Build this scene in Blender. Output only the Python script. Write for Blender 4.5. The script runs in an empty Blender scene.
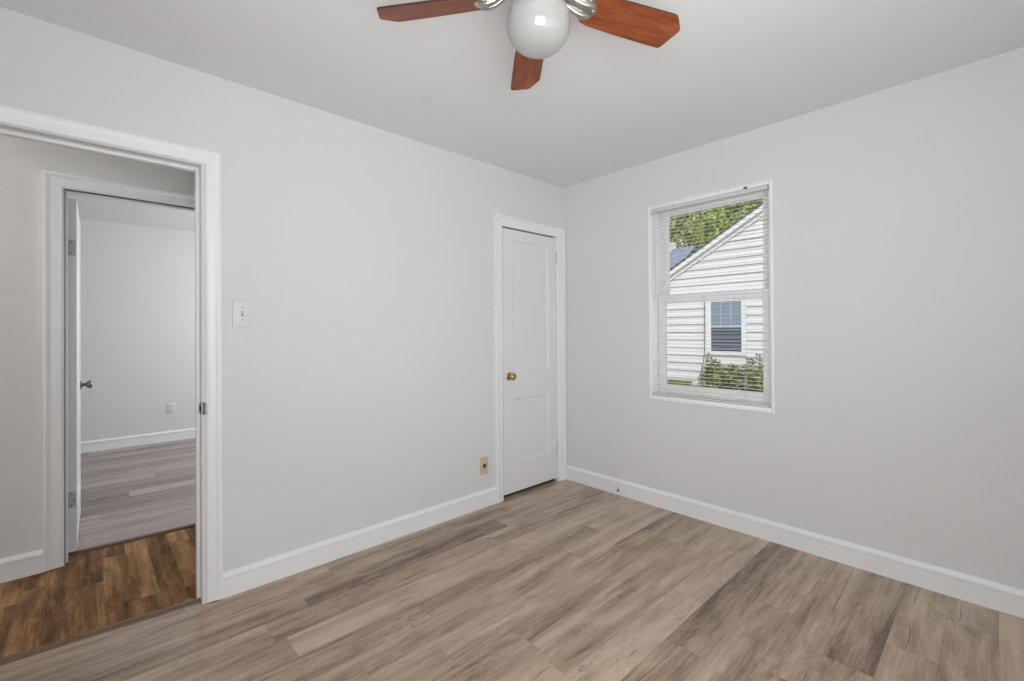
import bpy, bmesh, math, random
from mathutils import Vector, Matrix

# ------------------------------------------------------------------ camera
sc = bpy.context.scene
COL = sc.collection
YAW, PITCH, ROLL = 0.819844818, 0.00527001, -0.006392063
FPX, PX0, PY0 = 454.160937, 512.790745, 328.358346
CAM = Vector((-2.92302909, -2.49131447, 1.24083429))
W_, H_ = 1024, 681


def cam_basis():
    F = Vector((math.cos(YAW) * math.cos(PITCH), math.sin(YAW) * math.cos(PITCH), math.sin(PITCH)))
    R = Vector((math.sin(YAW), -math.cos(YAW), 0))
    U = R.cross(F)
    c, s = math.cos(ROLL), math.sin(ROLL)
    return F, R * c + U * s, U * c - R * s


F_, R_, U_ = cam_basis()
cd = bpy.data.cameras.new('camera')
cam = bpy.data.objects.new('camera', cd)
COL.objects.link(cam)
cam.matrix_world = Matrix(((R_.x, U_.x, -F_.x, CAM.x), (R_.y, U_.y, -F_.y, CAM.y), (R_.z, U_.z, -F_.z, CAM.z), (0, 0, 0, 1)))
cd.sensor_fit = 'HORIZONTAL'
cd.sensor_width = 36
cd.lens = 36 * FPX / W_
cd.shift_x = (W_ / 2 - PX0) / W_
cd.shift_y = (PY0 - H_ / 2) / W_
cd.clip_start = 0.02
cd.clip_end = 300
sc.camera = cam

# ------------------------------------------------------------------ world, sun, area lights, exposure
w = bpy.data.worlds.new('sky')
sc.world = w
w.use_nodes = True
bg = w.node_tree.nodes['Background']
bg.inputs[0].default_value = (0.86, 0.92, 1.0, 1)
bg.inputs[1].default_value = 1.05


def light(name, kind, loc, energy, color=(1, 1, 1), aim=None, size=None, radius=None):
    d = bpy.data.lights.new(name, kind)
    d.energy = energy
    d.color = color
    o = bpy.data.objects.new(name, d)
    COL.objects.link(o)
    o.location = loc
    if aim is not None:
        o.rotation_euler = Vector(aim).to_track_quat('-Z', 'Y').to_euler()
    if size:
        d.shape = 'RECTANGLE'
        d.size, d.size_y = size
    if radius is not None:
        d.shadow_soft_size = radius
    return o


sun = light('sun', 'SUN', (0, 0, 10), 1.9, (1, 0.97, 0.94), aim=(0.72, 0.40, -0.68))
sun.data.angle = math.radians(8)
# added area lamp before the windowless back wall, standing in for daylight
light('daylight_fill_back', 'AREA', (-2.0, -3.17, 0.85), 21, (0.97, 0.986, 1.0), aim=(0.05, 1, -0.05), size=(2.2, 1.6))
# unseen lamp added behind the camera, tilted up to brighten the ceiling
light('ceiling_fill', 'AREA', (-2.9, -2.7, 1.35), 17.5, (0.975, 0.988, 1.0), aim=(0.75, 0.75, 1), size=(1.0, 1.0))
bpy.data.objects['ceiling_fill'].data.spread = math.radians(130)
soft = light('camera_fill', 'AREA', (-3.05, -2.65, 0.80), 5.9, (0.965, 0.984, 1.0), aim=(0.72, 0.69, -0.12), size=(0.9, 1.2))  # low unseen lamp added behind the camera to fill the lower walls
soft.data.spread = math.radians(110)
light('bedroom_daylight_fill', 'AREA', (-0.35, 2.6, 1.5), 42, (0.97, 0.985, 1.0), aim=(-1, 0, 0.1), size=(1.6, 1.5))  # added lamp standing for unseen bedroom daylight; no window is built there
light('hall_fill', 'POINT', (-4.3, 0.5, 2.33), 11, (1.0, 0.95, 0.88), radius=0.12)  # unseen point lamp added to light the hall; no fixture is modelled

sc.view_settings.view_transform = 'Standard'
sc.view_settings.look = 'None'
sc.view_settings.gamma = 1
sc.view_settings.exposure = 0.13
sc.view_settings.use_curve_mapping = False
sc.cycles.max_bounces = 10
sc.cycles.diffuse_bounces = 6
sc.cycles.transparent_max_bounces = 16
sc.cycles.sample_clamp_indirect = 6
sc.cycles.use_denoising = True


# ------------------------------------------------------------------ node helpers
class NT:
    def __init__(self, name):
        self.m = bpy.data.materials.new(name)
        self.m.use_nodes = True
        self.t = self.m.node_tree
        self.b = self.t.nodes['Principled BSDF']
        self.out = self.t.nodes['Material Output']

    def n(self, typ, **kw):
        nd = self.t.nodes.new(typ)
        for k, v in kw.items():
            setattr(nd, k, v)
        return nd

    def l(self, a, b):
        self.t.links.new(a, b)

    def val(self, sock, v):
        if hasattr(v, 'is_linked') or isinstance(v, bpy.types.NodeSocket):
            self.l(v, sock)
        else:
            sock.default_value = v

    def math(self, op, a, b=None, c=None, clamp=False):
        nd = self.n('ShaderNodeMath', operation=op)
        nd.use_clamp = clamp
        for i, v in enumerate((a, b, c)):
            if v is not None:
                self.val(nd.inputs[i], v)
        return nd.outputs[0]

    def xyz(self, x, y, z=0.0):
        nd = self.n('ShaderNodeCombineXYZ')
        for i, v in enumerate((x, y, z)):
            self.val(nd.inputs[i], v)
        return nd.outputs[0]

    def noise(self, vec, scale=1.0, detail=3.0, rough=0.5, dist=0.0):
        nd = self.n('ShaderNodeTexNoise')
        if vec is not None:
            self.l(vec, nd.inputs['Vector'])
        nd.inputs['Scale'].default_value = scale
        nd.inputs['Detail'].default_value = detail
        nd.inputs['Roughness'].default_value = rough
        nd.inputs['Distortion'].default_value = dist
        return nd.outputs['Fac']

    def step(self, v, a, b, lo=0.0, hi=1.0):
        nd = self.n('ShaderNodeMapRange', interpolation_type='SMOOTHSTEP')
        self.val(nd.inputs[0], v)
        for i, x in enumerate((a, b, lo, hi)):
            nd.inputs[1 + i].default_value = x
        return nd.outputs[0]

    def ramp(self, v, stops):
        nd = self.n('ShaderNodeValToRGB')
        self.l(v, nd.inputs[0])
        e = nd.color_ramp.elements
        while len(e) < len(stops):
            e.new(0.5)
        for i, (p, c) in enumerate(stops):
            e[i].position = p
            e[i].color = (*c, 1)
        return nd.outputs[0]

    def mix(self, f, a, b, mode='MIX'):
        nd = self.n('ShaderNodeMix', data_type='RGBA', blend_type=mode)
        self.val(nd.inputs[0], f)
        for s, v in ((nd.inputs[6], a), (nd.inputs[7], b)):
            if isinstance(v, tuple):
                s.default_value = (*v, 1)
            else:
                self.l(v, s)
        return nd.outputs[2]

    def bump(self, h, strength=0.2, dist=0.002):
        nd = self.n('ShaderNodeBump')
        nd.inputs['Strength'].default_value = strength
        nd.inputs['Distance'].default_value = dist
        self.l(h, nd.inputs['Height'])
        self.l(nd.outputs[0], self.b.inputs['Normal'])

    def coords(self, kind='Object'):
        return self.n('ShaderNodeTexCoord').outputs[kind]

    def split(self, v):
        nd = self.n('ShaderNodeSeparateXYZ')
        self.l(v, nd.inputs[0])
        return nd.outputs

    def color(self, c):
        if isinstance(c, tuple):
            self.b.inputs['Base Color'].default_value = (*c, 1)
        else:
            self.l(c, self.b.inputs['Base Color'])

    def set(self, rough=0.5, metal=0.0, spec=0.5):
        self.b.inputs['Roughness'].default_value = rough
        self.b.inputs['Metallic'].default_value = metal
        self.b.inputs['Specular IOR Level'].default_value = spec
        return self.m


def paint(name, c, rough=0.6, bump=0.0, scale=120, var=0.03, spec=0.4, metal=0.0):
    t = NT(name)
    co = t.coords()
    n1 = t.noise(co, 1.7, 3)
    lo = tuple(x * (1 - var) for x in c)
    hi = tuple(min(1, x * (1 + var)) for x in c)
    t.color(t.mix(n1, lo, hi))
    if bump:
        t.bump(t.noise(co, scale, 3, 0.6), bump, 0.0015)
    return t.set(rough, metal, spec)


def plank_mat(name, width, length, along, base, dark, light_, streak, rough, tone_var, crack=1.0, spec=0.35, seed=0.0):
    t = NT(name)
    s = t.split(t.coords('Object'))
    u, v = (s[0], s[1]) if along == 'x' else (s[1], s[0])
    vv = t.math('ADD', t.math('DIVIDE', v, width), 37.31 + seed)
    row = t.math('FLOOR', vv)
    wn1 = t.n('ShaderNodeTexWhiteNoise', noise_dimensions='1D')
    t.l(row, wn1.inputs['W'])
    uu = t.math('ADD', t.math('DIVIDE', u, length), t.math('MULTIPLY', wn1.outputs['Value'], 7.0))
    cell = t.math('FLOOR', uu)
    wn = t.n('ShaderNodeTexWhiteNoise', noise_dimensions='2D')
    t.l(t.xyz(row, cell), wn.inputs['Vector'])
    rnd = wn.outputs['Value']
    rc = t.split(wn.outputs['Color'])
    fv = t.math('FRACT', vv)
    fu = t.math('FRACT', uu)
    ev = t.math('MULTIPLY', t.math('MINIMUM', fv, t.math('SUBTRACT', 1.0, fv)), width)
    eu = t.math('MULTIPLY', t.math('MINIMUM', fu, t.math('SUBTRACT', 1.0, fu)), length)
    seam = t.step(t.math('MINIMUM', ev, eu), 0.0004, 0.0016, 1.0, 0.0)
    offu = t.math('MULTIPLY_ADD', rc[0], 31.0, u)
    offz = t.math('MULTIPLY', rc[1], 19.0)
    V = lambda au, av, az: t.xyz(t.math('MULTIPLY', offu, au), t.math('MULTIPLY', v, av), t.math('ADD', offz, az))
    fine = t.noise(V(9.0, 170.0, 0.0), 1.0, 5, 0.7)
    broad = t.noise(V(1.1, 13.0, 3.0), 1.0, 4, 0.55, 0.7)
    blotch = t.noise(V(3.6, 14.0, 7.0), 1.0, 5, 0.65, 0.9)
    cath = t.noise(V(1.4, 30.0, 5.0), 1.0, 4, 0.6, 1.8)
    speck = t.noise(V(60.0, 160.0, 9.0), 1.0, 2, 0.5)
    tone = t.math('MULTIPLY_ADD', t.math('SUBTRACT', rnd, 0.5), tone_var,
                  t.math('MULTIPLY_ADD', t.math('SUBTRACT', broad, 0.5), streak, 0.5))
    tone = t.math('MULTIPLY_ADD', t.math('SUBTRACT', blotch, 0.5), streak * 0.75, tone)
    tone = t.math('MULTIPLY_ADD', t.math('SUBTRACT', fine, 0.5), 0.55, tone)
    tone = t.math('MULTIPLY_ADD', t.math('SUBTRACT', cath, 0.5), 0.50, tone)
    tone = t.math('MULTIPLY_ADD', t.math('SUBTRACT', speck, 0.5), 0.22, tone)
    c = t.ramp(tone, [(0.06, dark), (0.48, base), (0.92, light_)])
    # short dark checks, smudgy knots and mineral marks in the boards
    wob = t.math('MULTIPLY', t.math('SUBTRACT', t.noise(t.xyz(t.math('MULTIPLY', offu, 1.5), offz, 40.0), 1.0, 3, 0.45), 0.5), 0.9)
    ctr = t.math('ADD', t.math('MULTIPLY_ADD', rc[2], 0.7, 0.15), wob)
    dist = t.math('MULTIPLY', t.math('ABSOLUTE', t.math('SUBTRACT', fv, ctr)), width)
    thick = t.math('MULTIPLY_ADD', t.noise(t.xyz(t.math('MULTIPLY', offu, 14.0), offz, 50.0), 1.0, 2), 0.0036, -0.0004)
    line = t.math('SUBTRACT', 1.0, t.math('DIVIDE', dist, thick), None, True)
    line = t.step(line, 0.0, 0.6)
    msk = t.step(t.noise(t.xyz(t.math('MULTIPLY', offu, 2.6), offz, 70.0), 1.0, 2), 0.545, 0.60)
    dk = t.math('MULTIPLY', t.math('MULTIPLY', line, msk), 0.95 * crack)
    kn = t.noise(V(5.0, 18.0, 90.0), 1.0, 3, 0.6, 0.6)
    dk = t.math('MAXIMUM', dk, t.math('MULTIPLY', t.step(kn, 0.66, 0.80), 0.5 * crack))
    sm = t.noise(V(22.0, 55.0, 110.0), 1.0, 4, 0.7, 0.8)
    smm = t.step(t.noise(V(2.0, 9.0, 130.0), 1.0, 2), 0.60, 0.72)
    dk = t.math('MAXIMUM', dk, t.math('MULTIPLY', t.math('MULTIPLY', t.step(sm, 0.50, 0.66), smm), 0.5 * crack))
    dk = t.math('MAXIMUM', dk, t.math('MULTIPLY', seam, 0.30))
    c = t.mix(dk, c, tuple(x * 0.42 for x in dark))
    t.color(c)
    h = t.math('SUBTRACT', t.math('MULTIPLY', fine, 0.35), t.math('MULTIPLY', dk, 1.0))
    t.bump(h, 0.18, 0.001)
    return t.set(rough, 0.0, spec)


M = {}
M['wall'] = paint('white_wall_paint', (0.735, 0.741, 0.750), 0.75, 0.10, 95, 0.012)
M['ceiling'] = paint('ceiling_paint', (0.765, 0.77, 0.778), 0.85, 0.28, 55, 0.015)
M['hall'] = paint('hall_wall_paint', (0.735, 0.735, 0.725), 0.75, 0.10, 95, 0.012)
M['trim'] = paint('white_trim_gloss', (0.88, 0.89, 0.90), 0.32, 0.03, 30, 0.012)
M['door'] = paint('white_door_gloss', (0.80, 0.807, 0.815), 0.38, 0.05, 40, 0.012)
M['vinyl'] = paint('white_window_vinyl', (0.95, 0.955, 0.965), 0.3, 0, 1, 0.01)
M['blind'] = paint('white_blind_slat', (0.91, 0.91, 0.91), 0.4, 0, 1, 0.01)
M['blind_rail'] = paint('grey_white_blind_rail', (0.66, 0.66, 0.665), 0.45, 0, 1, 0.01)
M['cord'] = paint('white_cord', (0.75, 0.75, 0.74), 0.8, 0, 1, 0.01)
M['switch'] = paint('white_switch_plastic', (0.76, 0.76, 0.755), 0.35, 0, 1, 0.01)
M['switch_slot'] = paint('switch_slot_grey', (0.28, 0.28, 0.28), 0.5, 0, 1, 0.01)
M['almond'] = paint('almond_plastic', (0.64, 0.55, 0.37), 0.4, 0, 1, 0.03)
M['jack'] = paint('dark_jack', (0.07, 0.06, 0.04), 0.5, 0, 1, 0.02)
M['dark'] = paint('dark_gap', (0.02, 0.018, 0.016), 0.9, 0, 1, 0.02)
M['rubber'] = paint('dark_rubber', (0.03, 0.03, 0.03), 0.7, 0, 1, 0.02)
M['brass'] = paint('aged_brass', (0.50, 0.38, 0.20), 0.28, 0, 1, 0.06, metal=1.0)
M['steel'] = paint('dull_steel', (0.20, 0.20, 0.20), 0.35, 0, 1, 0.04, metal=1.0)
M['nickel'] = paint('brushed_nickel', (0.58, 0.56, 0.53), 0.3, 0, 1, 0.04, metal=1.0)
M['hinge_paint'] = paint('painted_hinge', (0.68, 0.68, 0.68), 0.4, 0.05, 60, 0.03)
M['hinge_metal'] = paint('worn_painted_hinge', (0.54, 0.54, 0.54), 0.45, 0.05, 60, 0.05)
M['floor'] = plank_mat('grey_oak_planks', 0.152, 1.22, 'x', (0.425, 0.319, 0.238), (0.170, 0.113, 0.076), (0.600, 0.475, 0.374), 1.25, 0.10, 0.42)
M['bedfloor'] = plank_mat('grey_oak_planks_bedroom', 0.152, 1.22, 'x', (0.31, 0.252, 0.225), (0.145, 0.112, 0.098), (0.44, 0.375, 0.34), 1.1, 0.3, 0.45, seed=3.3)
M['hallfloor'] = plank_mat('warm_brown_planks', 0.098, 0.62, 'y', (0.235, 0.119, 0.053), (0.042, 0.020, 0.010), (0.54, 0.325, 0.155), 1.2, 0.95, 0.36, 0.5)
M['threshold'] = plank_mat('brown_threshold_wood', 0.5, 3.0, 'x', (0.155, 0.092, 0.058), (0.075, 0.043, 0.028), (0.23, 0.145, 0.095), 0.6, 0.2, 0.4, 0.3)


def opal_glass():
    t = NT('opal_glass')
    t.color((0.38, 0.38, 0.37))
    t.b.inputs['Subsurface Weight'].default_value = 0.25
    t.b.inputs['Subsurface Radius'].default_value = (0.03, 0.03, 0.03)
    return t.set(0.12, 0, 0.5)


def pane_glass():
    t = NT('pane_glass')
    tr = t.n('ShaderNodeBsdfTransparent')
    tr.inputs[0].default_value = (0.97, 0.985, 0.98, 1)
    gl = t.n('ShaderNodeBsdfGlossy')
    gl.inputs['Roughness'].default_value = 0.02
    fr = t.n('ShaderNodeFresnel')
    fr.inputs[0].default_value = 1.25
    mx = t.n('ShaderNodeMixShader')
    t.l(fr.outputs[0], mx.inputs[0])
    t.l(tr.outputs[0], mx.inputs[1])
    t.l(gl.outputs[0], mx.inputs[2])
    t.l(mx.outputs[0], t.out.inputs[0])
    return t.m


def cherry():
    t = NT('cherry_blade_wood')
    s = t.split(t.coords('Object'))
    g = t.noise(t.xyz(t.math('MULTIPLY', s[0], 5.0), t.math('MULTIPLY', s[1], 70.0), s[2]), 1.0, 4, 0.6, 0.7)
    g2 = t.noise(t.xyz(t.math('MULTIPLY', s[0], 3.0), t.math('MULTIPLY', s[1], 17.0), s[2]), 1.0, 3, 0.5, 1.5)
    tone = t.math('ADD', t.math('MULTIPLY', g, 0.55), t.math('MULTIPLY', g2, 0.45))
    t.color(t.ramp(tone, [(0.30, (0.110, 0.025, 0.009)), (0.5, (0.235, 0.058, 0.019)), (0.72, (0.34, 0.102, 0.036))]))
    return t.set(0.42, 0, 0.35)


def siding():
    t = NT('white_lap_siding')
    t.color(t.mix(t.noise(t.coords(), 3.0, 4), (0.70, 0.655, 0.675), (0.80, 0.755, 0.775)))
    return t.set(0.6)


def shingle(name, c1, c2):
    t = NT(name)
    s = t.split(t.coords())
    wv = t.noise(t.xyz(t.math('MULTIPLY', s[0], 2.0), t.math('MULTIPLY', s[1], 3.0), t.math('MULTIPLY', s[2], 4.0)), 2.0, 4, 0.7)
    t.color(t.mix(t.step(wv, 0.35, 0.65), c1, c2))
    t.bump(wv, 0.5, 0.02)
    return t.set(0.9)


def leaf(name, c1, c2, c3, sc_=1.2):
    t = NT(name)
    n1 = t.noise(t.coords(), sc_, 4, 0.7)
    t.color(t.ramp(n1, [(0.34, c1), (0.5, c2), (0.66, c3)]))
    t.b.inputs['Transmission Weight'].default_value = 0.0
    return t.set(0.6, 0, 0.3)


M['opal'] = opal_glass()
M['glass'] = pane_glass()
M['cherry'] = cherry()
M['blade_edge'] = paint('dark_blade_edge', (0.05, 0.018, 0.010), 0.5, 0, 1, 0.03)
M['siding'] = siding()
M['roof_blue'] = shingle('blue_grey_shingle', (0.16, 0.18, 0.24), (0.28, 0.31, 0.40))
M['roof_dark'] = shingle('charcoal_shingle', (0.06, 0.06, 0.065), (0.13, 0.13, 0.14))
M['outwhite'] = paint('white_exterior_trim', (0.82, 0.80, 0.81), 0.5, 0, 1, 0.02)
M['dark_glass'] = paint('dark_window_glass', (0.07, 0.08, 0.11), 0.2, 0, 1, 0.15)
M['out_blind'] = paint('grey_blind_behind_glass', (0.24, 0.28, 0.36), 0.5, 0, 1, 0.06)
M['out_blind2'] = paint('dark_blind_behind_glass', (0.16, 0.17, 0.21), 0.5, 0, 1, 0.06)
M['cable'] = paint('black_cable', (0.05, 0.05, 0.05), 0.6, 0, 1, 0.02)
M['concrete'] = paint('pale_concrete', (0.62, 0.60, 0.55), 0.9, 0.3, 40, 0.08)
M['shrub'] = leaf('shrub_leaf', (0.10, 0.12, 0.04), (0.24, 0.27, 0.09), (0.50, 0.50, 0.27), 6.0)
M['tree_a'] = leaf('tree_leaf_bright', (0.20, 0.27, 0.05), (0.44, 0.53, 0.12), (0.66, 0.70, 0.24), 0.8)
M['tree_b'] = leaf('tree_leaf_olive', (0.24, 0.25, 0.08), (0.45, 0.46, 0.18), (0.72, 0.58, 0.34), 0.9)
M['bark'] = paint('grey_bark', (0.16, 0.12, 0.09), 0.9, 0.6, 20, 0.2)
M['grass'] = leaf('lawn_grass', (0.09, 0.13, 0.025), (0.17, 0.22, 0.05), (0.27, 0.31, 0.10), 3.0)
M['soil'] = leaf('lawn_ground', (0.10, 0.12, 0.04), (0.15, 0.17, 0.06), (0.20, 0.21, 0.09), 2.0)


# ------------------------------------------------------------------ mesh helpers
class MB:
    def __init__(self):
        self.bm = bmesh.new()

    def box(self, x0, x1, y0, y1, z0, z1, bevel=0.0, seg=2):
        x0, x1 = min(x0, x1), max(x0, x1)
        y0, y1 = min(y0, y1), max(y0, y1)
        z0, z1 = min(z0, z1), max(z0, z1)
        vs = [self.bm.verts.new(p) for p in ((x0, y0, z0), (x1, y0, z0), (x1, y1, z0), (x0, y1, z0), (x0, y0, z1), (x1, y0, z1), (x1, y1, z1), (x0, y1, z1))]
        fs = [self.bm.faces.new([vs[i] for i in q]) for q in ((3, 2, 1, 0), (4, 5, 6, 7), (0, 1, 5, 4), (1, 2, 6, 5), (2, 3, 7, 6), (3, 0, 4, 7))]
        if bevel:
            es = {e for f in fs for e in f.edges}
            bmesh.ops.bevel(self.bm, geom=list(es), offset=bevel, segments=seg, affect='EDGES', profile=0.5)
        return self

    def lathe(self, prof, origin=(0, 0, 0), axis=(0, 0, 1), n=32, cap=True):
        """prof: (radius, height along axis) pairs"""
        ax = Vector(axis).normalized()
        a = ax.orthogonal().normalized()
        b = ax.cross(a)
        o = Vector(origin)
        rings = []
        for r, h in prof:
            if r < 1e-6:
                rings.append([self.bm.verts.new(o + ax * h)])
            else:
                rings.append([self.bm.verts.new(o + ax * h + (a * math.cos(2 * math.pi * k / n) + b * math.sin(2 * math.pi * k / n)) * r) for k in range(n)])
        for p, q in zip(rings, rings[1:]):
            for k in range(n):
                j = (k + 1) % n
                if len(p) == 1 and len(q) == 1:
                    continue
                if len(p) == 1:
                    self.bm.faces.new((p[0], q[j], q[k]))
                elif len(q) == 1:
                    self.bm.faces.new((p[k], p[j], q[0]))
                else:
                    self.bm.faces.new((p[k], p[j], q[j], q[k]))
        if cap:
            if len(rings[0]) > 1:
                self.bm.faces.new(list(reversed(rings[0])))
            if len(rings[-1]) > 1:
                self.bm.faces.new(rings[-1])
        return self

    def tube(self, pts, radii, n=10):
        pts = [Vector(p) for p in pts]
        if not hasattr(radii, '__len__'):
            radii = [radii] * len(pts)
        rings = []
        a = None
        for i, p in enumerate(pts):
            d = (pts[min(i + 1, len(pts) - 1)] - pts[max(i - 1, 0)]).normalized()
            if a is None:
                a = d.orthogonal().normalized()
            a = (a - d * a.dot(d)).normalized()
            b = d.cross(a)
            rings.append([self.bm.verts.new(p + (a * math.cos(2 * math.pi * k / n) + b * math.sin(2 * math.pi * k / n)) * radii[i]) for k in range(n)])
        for p, q in zip(rings, rings[1:]):
            for k in range(n):
                j = (k + 1) % n
                self.bm.faces.new((p[k], p[j], q[j], q[k]))
        self.bm.faces.new(list(reversed(rings[0])))
        self.bm.faces.new(rings[-1])
        return self

    def prism(self, poly, fn, h0, h1, bevel=0.0):
        """poly: 2D points; fn(a, b, h) -> 3D point"""
        lo = [self.bm.verts.new(fn(a, b, h0)) for a, b in poly]
        hi = [self.bm.verts.new(fn(a, b, h1)) for a, b in poly]
        fs = [self.bm.faces.new(list(reversed(lo))), self.bm.faces.new(hi)]
        n = len(poly)
        for k in range(n):
            j = (k + 1) % n
            fs.append(self.bm.faces.new((lo[k], lo[j], hi[j], hi[k])))
        if bevel:
            es = set(fs[0].edges) | set(fs[1].edges)
            bmesh.ops.bevel(self.bm, geom=list(es), offset=bevel, segments=2, affect='EDGES')
        return self

    def sweep(self, paths):
        """paths: list of polylines (one for each profile point, same length); closed profile"""
        vs = [[self.bm.verts.new(p) for p in path] for path in paths]
        n = len(vs)
        for i in range(n):
            a, b = vs[i], vs[(i + 1) % n]
            for k in range(len(a) - 1):
                self.bm.faces.new((a[k], a[k + 1], b[k + 1], b[k]))
        self.bm.faces.new([v[0] for v in vs])
        self.bm.faces.new([v[-1] for v in reversed(vs)])
        return self

    def build(self, name, mat, parent=None, smooth=False, at=None):
        bm = self.bm
        bmesh.ops.recalc_face_normals(bm, faces=bm.faces[:])
        if at is not None:
            bmesh.ops.translate(bm, verts=bm.verts[:], vec=-Vector(at))
        me = bpy.data.meshes.new(name)
        bm.to_mesh(me)
        bm.free()
        for m in (mat if isinstance(mat, (list, tuple)) else [mat]):
            me.materials.append(m)
        if smooth:
            for p in me.polygons:
                p.use_smooth = True
            try:
                me.set_sharp_from_angle(angle=math.radians(40))
            except Exception:
                pass
        o = bpy.data.objects.new(name, me)
        COL.objects.link(o)
        if at is not None:
            o.location = at
        if parent is not None:
            o.parent = parent
        return o


def tag(o, label, cat, group=None, kind=None):
    o['label'] = label
    o['category'] = cat
    if group:
        o['group'] = group
    if kind:
        o['kind'] = kind
    return o


def struct(o, label=None, cat=None):
    o['kind'] = 'structure'
    if label:
        o['label'] = label
    if cat:
        o['category'] = cat
    return o


def empty(name, loc):
    o = bpy.data.objects.new(name, None)
    o.empty_display_size = 0.1
    COL.objects.link(o)
    o.location = loc
    return o


def adopt(root, *objs):
    """parent meshes whose vertices are in world space to a placed root, keeping them in place"""
    for o in objs:
        o.parent = root
        o.matrix_parent_inverse = Matrix.Translation(-root.location)


def wall_cells(name, axis, p0, p1, a0, a1, z0, z1, holes, mat):
    """solid wall between p0 and p1 on `axis` ('x' or 'y'), running a0..a1, with rectangular holes (a, a, z, z)"""
    mb = MB()
    As = sorted({a0, a1, *[v for h in holes for v in h[:2]]})
    Zs = sorted({z0, z1, *[v for h in holes for v in h[2:]]})
    bm = mb.bm
    cache = {}

    def V(a, p, z):
        k = (round(a, 5), round(p, 5), round(z, 5))
        if k not in cache:
            cache[k] = bm.verts.new((p, a, z) if axis == 'x' else (a, p, z))
        return cache[k]

    def solid(i, k):
        if i < 0 or k < 0 or i >= len(As) - 1 or k >= len(Zs) - 1:
            return False
        ca, cz = (As[i] + As[i + 1]) / 2, (Zs[k] + Zs[k + 1]) / 2
        return not any(h[0] < ca < h[1] and h[2] < cz < h[3] for h in holes)

    for i in range(len(As) - 1):
        for k in range(len(Zs) - 1):
            if not solid(i, k):
                continue
            a, b, c, d = As[i], As[i + 1], Zs[k], Zs[k + 1]
            bm.faces.new((V(a, p0, c), V(b, p0, c), V(b, p0, d), V(a, p0, d)))
            bm.faces.new((V(a, p1, c), V(b, p1, c), V(b, p1, d), V(a, p1, d)))
            if not solid(i - 1, k):
                bm.faces.new((V(a, p0, c), V(a, p1, c), V(a, p1, d), V(a, p0, d)))
            if not solid(i + 1, k):
                bm.faces.new((V(b, p0, c), V(b, p1, c), V(b, p1, d), V(b, p0, d)))
            if not solid(i, k - 1):
                bm.faces.new((V(a, p0, c), V(b, p0, c), V(b, p1, c), V(a, p1, c)))
            if not solid(i, k + 1):
                bm.faces.new((V(a, p0, d), V(b, p0, d), V(b, p1, d), V(a, p1, d)))
    return struct(mb.build(name, mat))


# ------------------------------------------------------------------ the shell
H = 2.44
XL, YB = -3.60, -3.20            # unseen walls of the room
T = 0.11                         # thickness of the wall between room and hall
DX0, DX1, DZ = -3.318, -2.546, 2.010      # rough opening of the room's doorway
CX0, CX1, CZ = -0.704, -0.098, 2.016      # closet door opening
HY = 0.925                       # hall's far wall
HY2 = 1.035
FX0, FX1, FZ = -3.018, -2.255, 2.018      # far doorway
BY = 4.02                        # far wall of the bedroom beyond
WY0, WY1, WZ0, WZ1 = -1.583, -0.787, 0.757, 2.113   # window opening in the right wall
WT = 0.16

struct(MB().prism([(XL - 0.1, YB - 0.1), (0.0, YB - 0.1), (0.0, 0.045), (DX1, 0.045), (DX0, 0.100), (XL - 0.1, 0.100)], lambda a, b, h: (a, b, h), -0.06, 0).build('floor', M['floor']))
struct(MB().prism([(-5.0, 0.100), (DX0, 0.100), (DX1, 0.045), (-1.05, 0.045), (-1.05, 1.06), (-5.0, 1.06)], lambda a, b, h: (a, b, h), -0.06, 0.0).build('floor_hall', M['hallfloor']))
struct(MB().box(-4.6, -0.2, 1.06, BY, -0.06, 0).build('floor_bedroom', M['bedfloor']))
struct(MB().box(-1.05, 0.0, 0.045, HY, -0.06, 0).build('floor_closet', M['floor']))


def ceiling():
    t = NT('ceiling_paint_with_patch')
    co = t.coords()
    base = t.mix(t.noise(co, 1.7, 3), (0.757, 0.762, 0.770), (0.772, 0.777, 0.785))
    s = t.split(co)
    dx = t.math('SUBTRACT', s[0], -1.653)
    dy = t.math('SUBTRACT', s[1], -0.478)
    d = t.math('SQRT', t.math('ADD', t.math('MULTIPLY', dx, dx), t.math('MULTIPLY', dy, dy)))
    t.color(t.mix(t.step(d, 0.025, 0.05, 0.55, 0.0), base, (0.68, 0.68, 0.68)))
    t.bump(t.noise(co, 38, 4, 0.6), 0.35, 0.002)
    t.set(0.85, 0, 0.3)
    return struct(MB().box(XL - 0.1, WT, YB - 0.1, BY + 0.1, H, H + 0.12).build('ceiling', t.m))


ceiling()
wall_cells('wall_left', 'y', 0.0, T, -5.0, 0.0, 0, H, [(DX0, DX1, -1, DZ), (CX0, CX1, -1, CZ)], M['wall'])
wall_cells('wall_right', 'x', 0.0, WT, YB - 0.1, HY, -0.1, H, [(WY0, WY1, WZ0, WZ1)], M['wall'])
wall_cells('wall_back', 'y', YB - 0.1, YB, XL - 0.1, 0.0, 0, H, [], M['wall'])
wall_cells('wall_side', 'x', XL - 0.1, XL, YB, 0.0, 0, H, [], M['wall'])
wall_cells('wall_hall', 'y', HY, HY2, -5.0, WT, 0, H, [(FX0, FX1, -1, FZ)], M['hall'])
wall_cells('wall_hall_end', 'x', -5.1, -5.0, 0.0, HY2, 0, H, [], M['hall'])
wall_cells('wall_closet', 'x', -1.10, -1.05, T, HY, 0, H, [], M['hall'])
wall_cells('wall_bedroom_back', 'y', BY, BY + 0.1, -4.7, -0.1, 0, H, [], M['wall'])
wall_cells('wall_bedroom_left', 'x', -4.7, -4.6, HY2, BY, 0, H, [], M['wall'])
wall_cells('wall_bedroom_right', 'x', -0.2, -0.1, HY2, BY, 0, H, [], M['wall'])
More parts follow.
